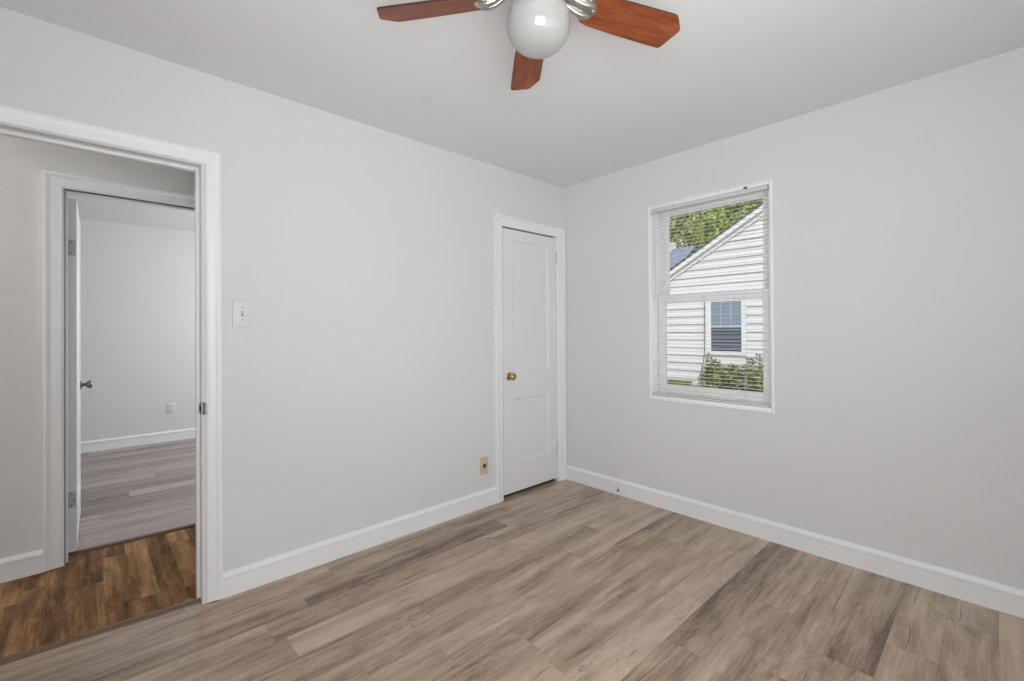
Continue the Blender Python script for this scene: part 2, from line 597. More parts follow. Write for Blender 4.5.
struct(MB().box(-5.1, XL - 0.1, 0, BY + 0.1, H, H + 0.12).build('ceiling_hall', M['ceiling']))

BASE = [(0, 0), (0.014, 0), (0.014, 0.088), (0.0185, 0.091), (0.0195, 0.099), (0.0165, 0.106), (0.009, 0.111), (0.0065, 0.117), (0, 0.117)]


def baseboard(name, a, b, nrm, mat=None, prof=BASE):
    a, b, n = Vector((*a, 0)), Vector((*b, 0)), Vector((*nrm, 0))
    paths = [[a + n * d + Vector((0, 0, z)), b + n * d + Vector((0, 0, z))] for d, z in prof]
    return struct(MB().sweep(paths).build(name, mat or M['trim'], smooth=True))


baseboard('baseboard_left', (-2.470, 0), (-0.772, 0), (0, -1))
bb_right = baseboard('baseboard_right', (0, YB), (0, -0.0215), (-1, 0))
baseboard('baseboard_back', (XL, YB), (-0.02, YB), (0, 1))
baseboard('baseboard_hall', (-5.0, HY), (-3.100, HY), (0, -1))
baseboard('baseboard_bedroom', (-4.6, BY), (-0.2, BY), (0, -1))


def casing_profile(wd, flat=False):
    # (distance out from the opening edge, height off the wall)
    return [(0.0, 0.0), (0.0, 0.0035), (0.006, 0.0125), (0.010, 0.014), (0.013, 0.011), (0.020, 0.0125), (wd * 0.55, 0.0155),
            (wd - 0.022, 0.0165), (wd - 0.017, 0.0205), (wd - 0.008, 0.0235), (wd - 0.001, 0.021), (wd, 0.015), (wd, 0.0)]


def casing(mb, x0, x1, zt, ywall, sgn, wd, z0=0.004, wl=None, wr=None):
    """mitred three-sided casing around an opening x0..x1, on a wall face at ywall facing sgn*y"""
    prof = casing_profile(wd)
    kl = (wl or wd) / wd
    kr = (wr or wd) / wd
    paths = [[(x0 - o * kl, ywall + sgn * d, z0), (x0 - o * kl, ywall + sgn * d, zt + o), (x1 + o * kr, ywall + sgn * d, zt + o), (x1 + o * kr, ywall + sgn * d, z0)] for o, d in prof]
    mb.sweep(paths)


def jamb(mb, x0, x1, zt, y0, y1, th=0.012, stop=None, z0=0.004):
    mb.box(x0, x0 + th, y0, y1, z0, zt, 0.0015)
    mb.box(x1 - th, x1, y0, y1, z0, zt, 0.0015)
    mb.box(x0 + th, x1 - th, y0, y1, zt - th, zt, 0.0015)
    if stop:
        s0, s1 = stop
        sd = 0.011
        mb.box(x0 + th, x0 + th + sd, s0, s1, z0, zt - th, 0.002)
        mb.box(x1 - th - sd, x1 - th, s0, s1, z0, zt - th, 0.002)
        mb.box(x0 + th + sd, x1 - th - sd, s0, s1, zt - th - sd, zt - th, 0.002)


# the room's doorway
tr = empty('trim_1', ((DX0 + DX1) / 2, 0.05, 0))
struct(tr)
mb = MB()
casing(mb, DX0 + 0.004, DX1 + 0.013, DZ + 0.004, 0.0, -1, 0.063, 0.006)
casing(mb, DX0 + 0.004, DX1 - 0.002, DZ - 0.004, T, 1, 0.080, 0.006)
adopt(tr, mb.build('casing', M['trim'], smooth=True))
mb = MB()
jamb(mb, DX0, DX1 + 0.012, DZ + 0.010, 0.0, T, th=0.003)
XJ = DX1 + 0.009
mb.prism([(XJ, 0.0005), (XJ - 0.0085, 0.050), (XJ - 0.0085, T - 0.0005), (XJ + 0.002, T - 0.0005), (XJ + 0.002, 0.0005)], lambda a, b, h: (a, b, h), 0.004, DZ + 0.006)
mb.prism([(DX0 + 0.003, 0.0005), (DX0 + 0.012, 0.050), (DX0 + 0.012, T - 0.0005), (DX0 + 0.001, T - 0.0005), (DX0 + 0.001, 0.0005)], lambda a, b, h: (a, b, h), 0.004, DZ + 0.006)
mb.prism([(0.0005, DZ + 0.006), (0.05, DZ - 0.002), (T - 0.0005, DZ - 0.002), (T - 0.0005, DZ + 0.008), (0.0005, DZ + 0.008)], lambda a, b, h: (h, a, b), DX0 + 0.003, XJ)
mb.box(XJ - 0.0085 - 0.0135, XJ - 0.0085, 0.050, 0.084, 0.010, DZ - 0.002, 0.002)
mb.box(DX0 + 0.012, DX0 + 0.0255, 0.050, 0.084, 0.010, DZ - 0.002, 0.002)
mb.box(DX0 + 0.0255, XJ - 0.022, 0.050, 0.084, DZ - 0.0155, DZ - 0.002, 0.002)
adopt(tr, mb.build('jamb', M['trim'], smooth=True))
# strike plate let into the right jamb, its lip lapping the casing edge
mb = MB()
arc = [(0.5 + 0.5 * math.cos(a), 0.893 + (0.013 if math.sin(a) > 0 else -0.013) + 0.0165 * math.sin(a)) for a in [i * math.pi / 8 for i in range(16)]]
mb.prism(arc, lambda a, b, h: (XJ + 0.004 - 0.0135 * a - h, -0.020 + 0.058 * a, b), -0.001, 0.005, 0.0008)
sp = mb.build('strike_plate', M['steel'], smooth=True)
sp['label'] = 'dull metal strike plate'
adopt(tr, sp)
so = MB().prism([(0.40, 0.882), (0.75, 0.882), (0.75, 0.904), (0.40, 0.904)], lambda a, b, h: (XJ + 0.004 - 0.0135 * a - h, -0.020 + 0.058 * a, b), 0.0045, 0.0056).build('latch_hole', M['dark'])
so.parent = sp
adopt(tr, MB().lathe([(0.004, -0.001), (0.004, 0.0016)], (XJ - 0.0035, 0.02, 1.03), (-1, 0, 0), 12).build('screw_mark', M['steel']))

# the far doorway across the hall
tr = empty('trim_2', ((FX0 + FX1) / 2, HY, 0))
struct(tr)
mb = MB()
casing(mb, FX0 - 0.004, FX1 + 0.004, FZ + 0.0, HY, -1, 0.078, 0.004)
casing(mb, FX0 - 0.004, FX1 + 0.004, FZ + 0.0, HY2, 1, 0.078, 0.004)
adopt(tr, mb.build('casing', M['trim'], smooth=True))
mb = MB()
jamb(mb, FX0 - 0.012, FX1 + 0.012, FZ + 0.012, HY, HY2, stop=(HY + 0.028, HY + 0.062))
adopt(tr, mb.build('jamb', M['trim'], smooth=True))

# closet surround
tr = empty('trim_3', ((CX0 + CX1) / 2, 0, 0))
struct(tr)
mb = MB()
casing(mb, CX0 - 0.002, CX1 - 0.003, CZ - 0.004, 0.0, -1, 0.076, 0.0, wl=0.069, wr=0.094)
adopt(tr, mb.build('casing', M['trim'], smooth=True))
mb = MB()
jamb(mb, CX0 - 0.0, CX1 + 0.0, CZ, 0.0005, T, th=0.001, stop=(0.042, 0.075), z0=0.0)
adopt(tr, mb.build('jamb', M['trim']))
struct(MB().box(CX0 + 0.001, CX1 - 0.001, 0.0385, 0.0415, 0, CZ - 0.001).build('closet_shade_sheet', M['dark']))  # thin black sheet behind the leaf, standing in for the closet's shade

# wooden strips where the floors meet
TP = [(-0.035, 0), (-0.033, 0.004), (-0.022, 0.009), (-0.008, 0.0115), (0.008, 0.0115), (0.022, 0.009), (0.033, 0.004), (0.035, 0)]


def threshold(name, x0, x1, y0, y1, k=1.0):
    mb = MB().sweep([[(x0, y0 + d * k, z), (x1, y1 + d * k, z)] for d, z in TP])
    return struct(mb.build(name, M['threshold'], smooth=True))


threshold('trim_4', DX0 + 0.0125, DX1 + 0.002, 0.103, 0.048, 0.72)
threshold('trim_5', FX0, FX1, 1.075, 1.052, 0.72)


# ------------------------------------------------------------------ doors
def door_leaf(wd, ht, th, panels, rail=0.0105):
    """door in local coords: x 0..wd, z 0..ht, y -th/2..th/2, recessed panels on both faces"""
    mb = MB()
    bm = mb.bm
    xs = sorted({0, wd, *[v for p in panels for v in p[:2]]})
    zs = sorted({0, ht, *[v for p in panels for v in p[2:]]})

    def isp(a, b, c, d):
        return any(p[0] <= a and b <= p[1] and p[2] <= c and d <= p[3] for p in panels)

    for s in (-1, 1):
        y = s * th / 2
        for i in range(len(xs) - 1):
            for k in range(len(zs) - 1):
                a, b, c, d = xs[i], xs[i + 1], zs[k], zs[k + 1]
                if not isp(a, b, c, d):
                    bm.faces.new([bm.verts.new(q) for q in ((a, y, c), (b, y, c), (b, y, d), (a, y, d))])
        for p in panels:
            steps = [(0, 0), (0.004, -0.004), (0.012, -0.0075), (0.016, -0.0105), (0.019, -0.0105), (0.0195, -0.010)]
            prev = None
            for ins, dep in steps:
                yy = s * (th / 2 + dep)
                ring = [bm.verts.new(q) for q in ((p[0] + ins, yy, p[2] + ins), (p[1] - ins, yy, p[2] + ins), (p[1] - ins, yy, p[3] - ins), (p[0] + ins, yy, p[3] - ins))]
                if prev:
                    for k in range(4):
                        j = (k + 1) % 4
                        bm.faces.new((prev[k], prev[j], ring[j], ring[k]))
                prev = ring
            bm.faces.new(prev)
    h = th / 2
    for q in (((0, -h, 0), (wd, -h, 0), (wd, h, 0), (0, h, 0)), ((0, -h, ht), (wd, -h, ht), (wd, h, ht), (0, h, ht)),
              ((0, -h, 0), (0, h, 0), (0, h, ht), (0, -h, ht)), ((wd, -h, 0), (wd, h, 0), (wd, h, ht), (wd, -h, ht))):
        bm.faces.new([bm.verts.new(p) for p in q])
    bmesh.ops.remove_doubles(bm, verts=bm.verts[:], dist=0.0001)
    return mb


KNOB = [(0.0, 0.0), (0.030, 0.0), (0.031, 0.003), (0.026, 0.007), (0.014, 0.009), (0.011, 0.014), (0.011, 0.026), (0.016, 0.030), (0.024, 0.036), (0.027, 0.044),
        (0.0265, 0.051), (0.021, 0.058), (0.010, 0.0615), (0.0, 0.062)]

# closet door, shut, hinged on its right
d1 = empty('door_1', (CX0 + 0.0115, 0.020, 0.030))
struct(d1)
DW, DH = CX1 - CX0 - 0.0155, CZ - 0.038 - 0.007
lf = door_leaf(DW, DH, 0.035, [(0.103, DW - 0.095, 0.222, 0.700), (0.103, DW - 0.095, 0.905, 1.893)]).build('door_leaf', M['door'], d1)
kb = MB().lathe(KNOB, (0.056, -0.0175, 0.872), (0, -1, 0), 28).build('door_knob', M['brass'], d1, True)
kb['label'] = 'round brass door knob'
MB().box(-0.0006, 0.0012, -0.012, 0.012, 0.845, 0.90).build('latch_plate', M['steel'], d1)
for z in (0.275, 1.840):
    mb = MB()
    for k in range(3):
        mb.lathe([(0.0055, k * 0.0295), (0.0055, k * 0.0295 + 0.0285)], (DW + 0.003, -0.0225, z - 0.044 - 0.03), (0, 0, 1), 12)
    mb.lathe([(0.003, -0.004), (0.003, 0.094)], (DW + 0.003, -0.0225, z - 0.044 - 0.03), (0, 0, 1), 10)
    mb.box(DW - 0.012, DW + 0.003, -0.0225, -0.0178, z - 0.074, z + 0.014, 0.0008)
    hg = mb.build('hinge', M['hinge_paint'], d1, True)

# bedroom door beyond the hall, swung open against its hinges on the left jamb
d2 = empty('door_2', (-2.991, 1.052, 0.022))
struct(d2)
d2.rotation_euler = (0, 0, math.radians(89.4))
W2 = 0.755
door_leaf(W2, 1.975, 0.035, [(0.11, W2 - 0.11, 0.22, 0.70), (0.11, W2 - 0.11, 0.905, 1.86)]).build('door_leaf', M['door'], d2)
for s in (-1, 1):
    kb = MB().lathe(KNOB, (W2 - 0.062, s * 0.0175, 0.872), (0, s, 0), 24).build('door_knob', M['steel'], d2, True)
    kb['label'] = 'dark metal door knob'
for z in (0.29, 1.70):
    mb = MB()
    mb.box(-0.0022, 0.0004, -0.015, 0.016, z - 0.045, z + 0.045, 0.0006)
    for k in range(3):
        mb.lathe([(0.006, k * 0.03), (0.006, k * 0.03 + 0.029)], (0.000, 0.0225, z - 0.045), (0, 0, 1), 12)
    hg = mb.build('hinge', M['hinge_metal'], d2, True)
    for k in (-0.03, 0.0, 0.03):
        MB().lathe([(0.004, 0), (0.004, 0.0012), (0.002, 0.0018)], (-0.0022, 0.004 - 0.008 * (k == 0), z + k), (-1, 0, 0), 10).build('screw', M['steel'], hg)

# ------------------------------------------------------------------ window in the right wall
w1 = empty('window_1', (0.08, (WY0 + WY1) / 2, WZ0))
struct(w1)


def ring_yz(mb, x0, x1, ya, yb, za, zb, wl, wr, wb, wt, bev=0.002):
    """rectangular frame in the y-z plane: ya<yb; widths at ya side, yb side, bottom, top"""
    mb.box(x0, x1, ya, ya + wl, za, zb, bev)
    mb.box(x0, x1, yb - wr, yb, za, zb, bev)
    mb.box(x0, x1, ya + wl, yb - wr, za, za + wb, bev)
    mb.box(x0, x1, ya + wl, yb - wr, zb - wt, zb, bev)


mb = MB()
ring_yz(mb, -0.007, 0.004, WY0 - 0.010, WY1 + 0.000, WZ0 - 0.008, WZ1 + 0.006, 0.013, 0.003, 0.011, 0.009, 0.0015)
adopt(w1, mb.build('edge_trim', M['vinyl'], smooth=True))
mb = MB()
ring_yz(mb, 0.004, 0.150, WY0, WY1, WZ0, WZ1, 0.012, 0.012, 0.02, 0.015)
ring_yz(mb, 0.075, 0.150, WY0 + 0.012, WY1 - 0.012, WZ0 + 0.02, WZ1 - 0.015, 0.022, 0.022, 0.02, 0.02)
ring_yz(mb, 0.036, 0.044, WY0 + 0.012, WY1 - 0.012, WZ0 + 0.02, WZ1 - 0.015, 0.016, 0.030, 0.012, 0.012, 0.001)
adopt(w1, mb.build('window_frame', M['vinyl'], smooth=True))
UP = empty('upper_sash', (0, 0, 0))
GY0, GY1 = -1.518, -0.884
for nm, x0, x1, za, zb, sb, st, zs in (('lower_sash', 0.046, 0.074, WZ0 + 0.030, 1.482, 0.070, 0.056, 0), ('upper_sash', 0.082, 0.108, 1.428, WZ1 - 0.02, 0.050, 0.050, 1)):
    mb = MB()
    dy = 0.006 * zs
    ring_yz(mb, x0, x1, WY0 + 0.014, WY1 - 0.045, za, zb, GY0 - WY0 - 0.014 + dy, WY1 - 0.045 - GY1 + 0.008 * zs, sb, st, 0.003)
    s_ = mb.build(nm, M['vinyl'], smooth=True)
    adopt(w1, s_)
    g_ = MB().box((x0 + x1) / 2 - 0.002, (x0 + x1) / 2 + 0.002, GY0 - 0.004, GY1 + 0.004, za + sb - 0.005, zb - st + 0.005).build('glass', M['glass'])
    g_.parent = s_
bpy.data.objects.remove(UP)

# venetian blind hung in the window opening
def slat_mat():
    t = NT('white_translucent_slat')
    t.color((0.92, 0.92, 0.92))
    t.set(0.4, 0, 0.4)
    tl = t.n('ShaderNodeBsdfTranslucent')
    tl.inputs[0].default_value = (0.90, 0.90, 0.90, 1)
    mx = t.n('ShaderNodeMixShader')
    mx.inputs[0].default_value = 0.15
    t.l(t.b.outputs[0], mx.inputs[1])
    t.l(tl.outputs[0], mx.inputs[2])
    t.l(mx.outputs[0], t.out.inputs[0])
    return t.m


M['blind'] = slat_mat()
bl = empty('venetian_blind', (0.018, (WY0 + WY1) / 2, WZ0 + 0.02))
tag(bl, 'white venetian blind with thin open slats hung in the window opening', 'blind')
SY0, SY1 = WY0 + 0.020, WY1 - 0.016
mb = MB().box(0.005, 0.030, SY0, SY1, 2.070, 2.097, 0.002)
adopt(bl, mb.build('head_rail', M['blind_rail'], smooth=True))
mb = MB().box(0.007, 0.029, SY0, SY1, 0.779, 0.793, 0.003)
adopt(bl, mb.build('bottom_rail', M['blind_rail'], smooth=True))
NS = 53
sl_me = None
Z0S, Z1S = 0.806, 2.060
tilt = math.radians(3)
for k in range(NS):
    z = Z0S + (Z1S - Z0S) * k / (NS - 1)
    if sl_me is None:
        mb = MB()
        prof = []
        for i in range(5):
            u = -1 + i / 2
            prof.append((u * 0.0088, 0.0016 * (1 - u * u)))
        prof += [(x, zz - 0.0005) for x, zz in reversed(prof)]
        rot = [(x * math.cos(tilt) - zz * math.sin(tilt), x * math.sin(tilt) + zz * math.cos(tilt)) for x, zz in prof]
        mb.sweep([[(x, SY0 + 0.002, zz), (x, SY1 - 0.002, zz)] for x, zz in rot])
        s_ = mb.build('slat', M['blind'], bl, True)
        sl_me = s_
    else:
        s_ = sl_me.copy()
        COL.objects.link(s_)
    s_.parent = bl
    s_.location = (0, -bl.location.y, z - bl.location.z)
for y in (-0.905, -1.169, -1.429):
    mb = MB()
    for x in (0.0055, 0.0305):
        mb.tube([(x, y, 0.788), (x, y, 2.075)], 0.0007, 6)
    adopt(bl, mb.build('ladder_cord', M['cord']))
adopt(bl, MB().tube([(0.002, -0.835, 2.068), (0.001, -0.836, 1.9), (0.001, -0.836, 1.45)], [0.0035, 0.0035, 0.0042], 8).build('tilt_wand', M['cord'], smooth=True))
mb = MB().box(-0.001, 0.010, -1.452, -1.432, 2.098, 2.108, 0.001)
cl = mb.build('mounting_clip', M['jack'])
adopt(bl, cl)

# ------------------------------------------------------------------ wall plates
pl = empty('light_switch', (-2.3825, 0, 1.3315))
tag(pl, 'white single toggle light switch on the wall beside the open doorway', 'switch')
MB().box(-0.0415, 0.0415, -0.0075, 0.0, -0.0645, 0.0645, 0.003).build('cover_plate', M['switch'], pl, True)
MB().box(-0.0055, 0.0055, -0.0086, -0.006, -0.0125, 0.0125, 0.0006).build('toggle_slot', M['switch_slot'], pl, True)
t_ = MB().prism([(-0.007, -0.006), (-0.020, 0.004), (-0.0215, 0.009), (-0.0185, 0.010), (-0.007, 0.006)], lambda a, b, h: (h, a, b), -0.0042, 0.0042, 0.0006).build('toggle', M['switch'], pl, True)
for z in (-0.030, 0.030):
    MB().lathe([(0.0032, 0), (0.0032, 0.0008), (0.001, 0.0014)], (0, -0.0072, z), (0, -1, 0), 12).build('screw', M['switch_slot'], pl)

pj = empty('wall_jack', (-0.886, 0, 0.290))
tag(pj, 'small almond wall plate with one dark jack, low beside the closet door', 'wall plate')
MB().box(-0.036, 0.036, -0.006, 0.0, -0.060, 0.060, 0.002).build('cover_plate', M['almond'], pj, True)
MB().box(-0.012, 0.014, -0.010, -0.004, -0.014, 0.014, 0.002).build('jack', M['jack'], pj, True)
for z in (-0.042, 0.042):
    MB().lathe([(0.0035, 0), (0.0035, 0.001), (0.001, 0.0016)], (0, -0.006, z), (0, -1, 0), 12).build('screw', M['brass'], pj)

po = empty('power_outlet', (-2.232, BY, 0.378))
tag(po, 'white duplex power outlet on the far bedroom wall seen through both doorways', 'outlet')
MB().box(-0.037, 0.037, -0.006, 0.0, -0.059, 0.059, 0.002).build('cover_plate', M['switch'], po, True)
for z in (-0.021, 0.021):
    r_ = MB().prism([(0.0165 * math.cos(a), max(-0.0135, min(0.0135, 0.0175 * math.sin(a))) + z) for a in [i * math.pi / 12 for i in range(24)]],
                    lambda a, b, h: (a, -h, b), 0.005, 0.0078).build('socket', M['hinge_paint'], po, True)
    for x in (-0.006, 0.006):
        MB().box(x - 0.001, x + 0.001, -0.0084, -0.0076, z - 0.003, z + 0.006).build('slot', M['jack'], r_)
    MB().lathe([(0.002, 0), (0.002, 0.0006)], (0, -0.0077, z - 0.008), (0, -1, 0), 10).build('slot', M['jack'], r_)

# door stop screwed to the right baseboard
ds = empty('door_stop', (-0.014, -0.565, 0.066))
tag(ds, 'small white door stop with dark rubber tip on the baseboard under the window wall', 'door stop')
MB().lathe([(0.010, 0), (0.010, 0.003), (0.006, 0.006)], (0, 0, 0), (-1, 0, 0), 16).build('mounting_plate', M['trim'], ds, True)
mb = MB()
mb.tube([(-0.005 - 0.050 * i / 120, 0.0052 * math.cos(i * 0.78), 0.0052 * math.sin(i * 0.78) - 0.006 * (i / 120) ** 2) for i in range(121)], 0.0011, 6)
mb.build('spring', M['trim'], ds, True)
MB().lathe([(0.006, 0), (0.0068, 0.003), (0.0068, 0.012), (0.004, 0.014)], (-0.053, 0, -0.006), (-1, 0, -0.06), 16).build('rubber_tip', M['rubber'], ds, True)

# ------------------------------------------------------------------ ceiling fan
HUB = Vector((-1.923, -1.543, 0))
ZB = 2.263
fan = empty('ceiling_fan', (HUB.x, HUB.y, H))
tag(fan, 'five-blade ceiling fan with cherry wood blades, nickel arms and a round white glass globe', 'ceiling fan')


def fz(z):
    return z - H


MB().lathe([(0.075, fz(H)), (0.078, fz(2.425)), (0.070, fz(2.40)), (0.060, fz(2.395))], n=40).build('canopy', M['nickel'], fan, True)
MB().lathe([(0.060, fz(2.396)), (0.090, fz(2.388)), (0.112, fz(2.368)), (0.118, fz(2.34)), (0.114, fz(2.308)), (0.098, fz(2.292)), (0.070, fz(2.284)), (0.062, fz(2.272))], n=48).build('motor_housing', M['nickel'], fan, True)
MB().lathe([(0.060, fz(2.274)), (0.060, fz(2.250)), (0.064, fz(2.246)), (0.064, fz(2.234)), (0.056, fz(2.230))], n=40).build('light_fitter', M['nickel'], fan, True)
gl_prof = [(0.050, fz(2.242)), (0.051, fz(2.234)), (0.062, fz(2.229)), (0.079, fz(2.219)), (0.0905, fz(2.204)), (0.0965, fz(2.185)), (0.0972, fz(2.168)),
           (0.0945, fz(2.148)), (0.087, fz(2.129)), (0.0755, fz(2.1135)), (0.060, fz(2.1005)), (0.040, fz(2.0915)), (0.019, fz(2.0875)), (0.0, fz(2.087))]
glb = MB().lathe(gl_prof, n=56).build('glass_globe', M['opal'], fan, True)
glb['label'] = 'round white opal glass globe'


def blade_outline():
    pts = [(0.158, -0.036), (0.170, -0.047), (0.195, -0.0525), (0.30, -0.058), (0.40, -0.0605), (0.474, -0.062), (0.484, -0.061), (0.492, -0.0565)]
    pts += [(0.525, -0.026), (0.530, -0.019), (0.530, -0.010), (0.507, 0.052), (0.502, 0.0595), (0.494, 0.0625)]
    pts += [(0.44, 0.0615), (0.30, 0.058), (0.195, 0.0525), (0.170, 0.047), (0.158, 0.036)]
    return pts


PITCHB = math.radians(-17)


# slight play in each arm: turn and droop, degrees
PLAY = ((-1.48, 0.89), (-0.43, -0.55), (0, 0), (0, 0), (1.9, -1.08))


def blade_rot(a, droop):
    return Matrix.Rotation(a, 4, 'Z') @ Matrix.Rotation(math.radians(droop), 4, 'Y') @ Matrix.Rotation(PITCHB, 4, 'X')


blade0 = arm0 = screws0 = None
for k in range(5):
    ang = math.radians(51.54 - 72 * k + PLAY[k][0])
    if blade0 is None:
        mb = MB().prism(blade_outline(), lambda a, b, h: (a, b, h), -0.003, 0.003, 0.001)
        for f in mb.bm.faces:
            f.material_index = 1 if abs(f.normal.z) < 0.9 and f.calc_area() < 1 else 0
        bmesh.ops.recalc_face_normals(mb.bm, faces=mb.bm.faces[:])
        for f in mb.bm.faces:
            f.normal_update()
            f.material_index = 0 if abs(f.normal.z) > 0.9 else 1
        blade0 = mb.build('blade', [M['cherry'], M['blade_edge']], fan)
        # arm: half-round plate under the blade root with two raised ribs, and a neck to the motor
        mb = MB()
        plate = [(0.150, -0.030), (0.150, 0.030)] + [(0.164 + 0.038 * math.cos(a), 0.038 * math.sin(a)) for a in [math.pi / 2 - i * math.pi / 14 for i in range(15)]]
        mb.prism(plate, lambda a, b, h: (a, b, h), -0.0075, -0.0032, 0.001)
        for s in (-1, 1):
            mb.tube([(0.075, s * 0.012, 0.022), (0.105, s * 0.014, 0.010), (0.135, s * 0.016, -0.006), (0.155, s * 0.0165, -0.011), (0.178, s * 0.017, -0.0105), (0.185, s * 0.017, -0.0095)],
                    [0.007, 0.0075, 0.008, 0.0085, 0.0085, 0.005], 12)
        mb.prism([(0.060, -0.020), (0.150, -0.030), (0.156, -0.030), (0.156, 0.030), (0.150, 0.030), (0.060, 0.020)],
                 lambda a, b, h: (a, b, h + (0.024 if a < 0.1 else -0.006)), -0.002, 0.003, 0.0008)
        arm0 = mb.build('blade_arm', M['nickel'], fan, True)
        screws0 = []
        for x, y in ((0.193, 0.0), (0.166, 0.029), (0.166, -0.029)):
            screws0.append(MB().lathe([(0.005, 0.0), (0.005, 0.0014), (0.0025, 0.003), (0.0, 0.0032)], (x, y, -0.0074), (0, 0, -1), 12).build('screw', M['nickel'], arm0, True))
        b_, a_ = blade0, arm0
    else:
        b_, a_ = blade0.copy(), arm0.copy()
        COL.objects.link(b_)
        COL.objects.link(a_)
        b_.parent = fan
        a_.parent = fan
        for s0 in screws0:
            s_ = s0.copy()
            COL.objects.link(s_)
            s_.parent = a_
    for o in (b_, a_):
        o.matrix_local = Matrix.Translation((0, 0, fz(ZB))) @ blade_rot(ang, PLAY[k][1])

# ------------------------------------------------------------------ outdoors: lawn, neighbour's house, shrub, trees
struct(MB().box(WT, 60, -25, 45, -0.5, -0.14).build('ground_outside', M['soil']))
rnd = random.Random(5)
GX = 8.8
R0 = (0.10, 4.86)              # ridge (y, z)
SL = 0.5687
EY = 4.75                      # eave on the far side
EZ = R0[1] - SL * (EY - R0[0])
nh = empty('neighbour_house', (GX, 0.1, -0.14))
tag(nh, 'white lap-sided neighbouring house with a sloping gable roof edge outside the window', 'house')
# gable wall with lapped boards
NY0, NY1, NZ0, NZ1 = 1.70, 2.69, 0.60, 2.06    # opening of the neighbour's window incl. trim
mb = MB()
bz = -0.05
step = 0.205
while bz < R0[1] - 0.25:
    top = bz + step
    half = lambda z: (R0[1] - 0.19 - z) / SL
    y0a, y1a = max(R0[0] - half(bz), -4.3), min(R0[0] + half(bz), 4.5)
    y0b, y1b = max(R0[0] - half(top), -4.3), min(R0[0] + half(top), 4.5)
    if y1b > y0b:
        prof = [((GX - 0.040), bz), (GX - 0.004, top), (GX + 0.02, top), (GX + 0.02, bz)]
        mb.sweep([[(x, y0a if z == bz else y0b, z), (x, y1a if z == bz else y1b, z)] for x, z in prof])
    bz = top
adopt(nh, mb.build('siding', M['siding']))
mb = MB()
mb.prism([(-4.3, -0.14), (4.5, -0.14), (4.5, EZ + 0.0), (R0[0], R0[1] - 0.15), (-4.3, EZ + 0.0)], lambda a, b, h: (h, a, b), GX + 0.021, GX + 8)
adopt(nh, mb.build('house_body', M['outwhite']))
adopt(nh, MB().box(GX - 0.03, GX + 0.03, -4.32, 4.52, -0.14, -0.05).build('foundation', M['concrete']))


def rake(x0, x1, d0, d1, ext=0.0):
    """sloping board on both sides of the ridge, from depth d0 to d1 below the roof line"""
    k = math.hypot(1, SL)
    pts = [(EY, EZ - d0 * k), (R0[0], R0[1] - d0 * k), (2 * R0[0] - EY, EZ - d0 * k), (2 * R0[0] - EY, EZ - d1 * k), (R0[0], R0[1] - d1 * k), (EY, EZ - d1 * k)]
    return lambda mb: mb.prism(pts, lambda a, b, h: (h, a, b), x0, x1)


mb = MB()
rake(GX - 0.15, GX - 0.12, 0.015, 0.120)(mb)
rake(GX - 0.12, GX, 0.105, 0.120)(mb)
rake(GX - 0.065, GX - 0.002, 0.12, 0.215)(mb)
adopt(nh, mb.build('rake_board', M['outwhite']))
mb = MB()
rake(GX - 0.17, GX + 8.2, -0.03, 0.014)(mb)
adopt(nh, mb.build('roof', M['roof_dark']))
# the neighbour's window
nw = MB()
ring_yz(nw, GX - 0.065, GX + 0.02, NY0, NY1, NZ0, NZ1, 0.115, 0.135, 0.09, 0.12, 0.004)
nwo = nw.build('window', M['outwhite'])
adopt(nh, nwo)


def sub(o, par):
    o.parent = par


mb = MB().box(GX - 0.055, GX - 0.051, NY0 + 0.11, NY1 - 0.13, NZ0 + 0.09, 1.315)
sub(mb.build('lower_pane', M['dark_glass']), nwo)
mb = MB().box(GX - 0.055, GX - 0.051, NY0 + 0.11, NY1 - 0.13, 1.315, NZ1 - 0.11)
sub(mb.build('upper_pane', M['out_blind']), nwo)
mb = MB()
for k in range(9):
    z = NZ0 + 0.13 + k * 0.068
    mb.box(GX - 0.060, GX - 0.056, NY0 + 0.12, NY1 - 0.14, z, z + 0.013)
sub(mb.build('blind_lines', M['out_blind']), nwo)
mb = MB()
mb.box(GX - 0.063, GX - 0.054, NY0 + 0.11, NY1 - 0.13, 1.295, 1.335)
wy = NY1 - 0.13 - NY0 - 0.11
for k in (1, 2):
    y = NY0 + 0.11 + wy * k / 3
    mb.box(GX - 0.060, GX - 0.054, y - 0.007, y + 0.007, 1.33, NZ1 - 0.11)
mb.box(GX - 0.060, GX - 0.054, NY0 + 0.11, NY1 - 0.13, 1.62, 1.633)
sub(mb.build('muntins', paint('grey_white_muntin', (0.55, 0.58, 0.66), 0.5)), nwo)

cb = MB().tube([(GX - 0.075, 2.715, 2.0), (GX - 0.075, 2.717, 1.6), (GX - 0.075, 2.72, 0.68), (GX - 0.075, 2.75, 0.45), (GX - 0.08, 2.80, 0.20), (GX - 0.08, 2.81, -0.13)], 0.011, 8).build('utility_cable', M['cable'], smooth=True)
tag(cb, 'thin black cable running down the white siding beside the neighbouring window', 'cable')

sb = MB()
sb.box(7.95, 8.35, 2.42, 2.72, -0.14, -0.06, 0.015)
sbo = sb.build('concrete_block', M['concrete'], smooth=True)
tag(sbo, 'pale concrete block on the lawn beside the leafy shrub', 'concrete block')


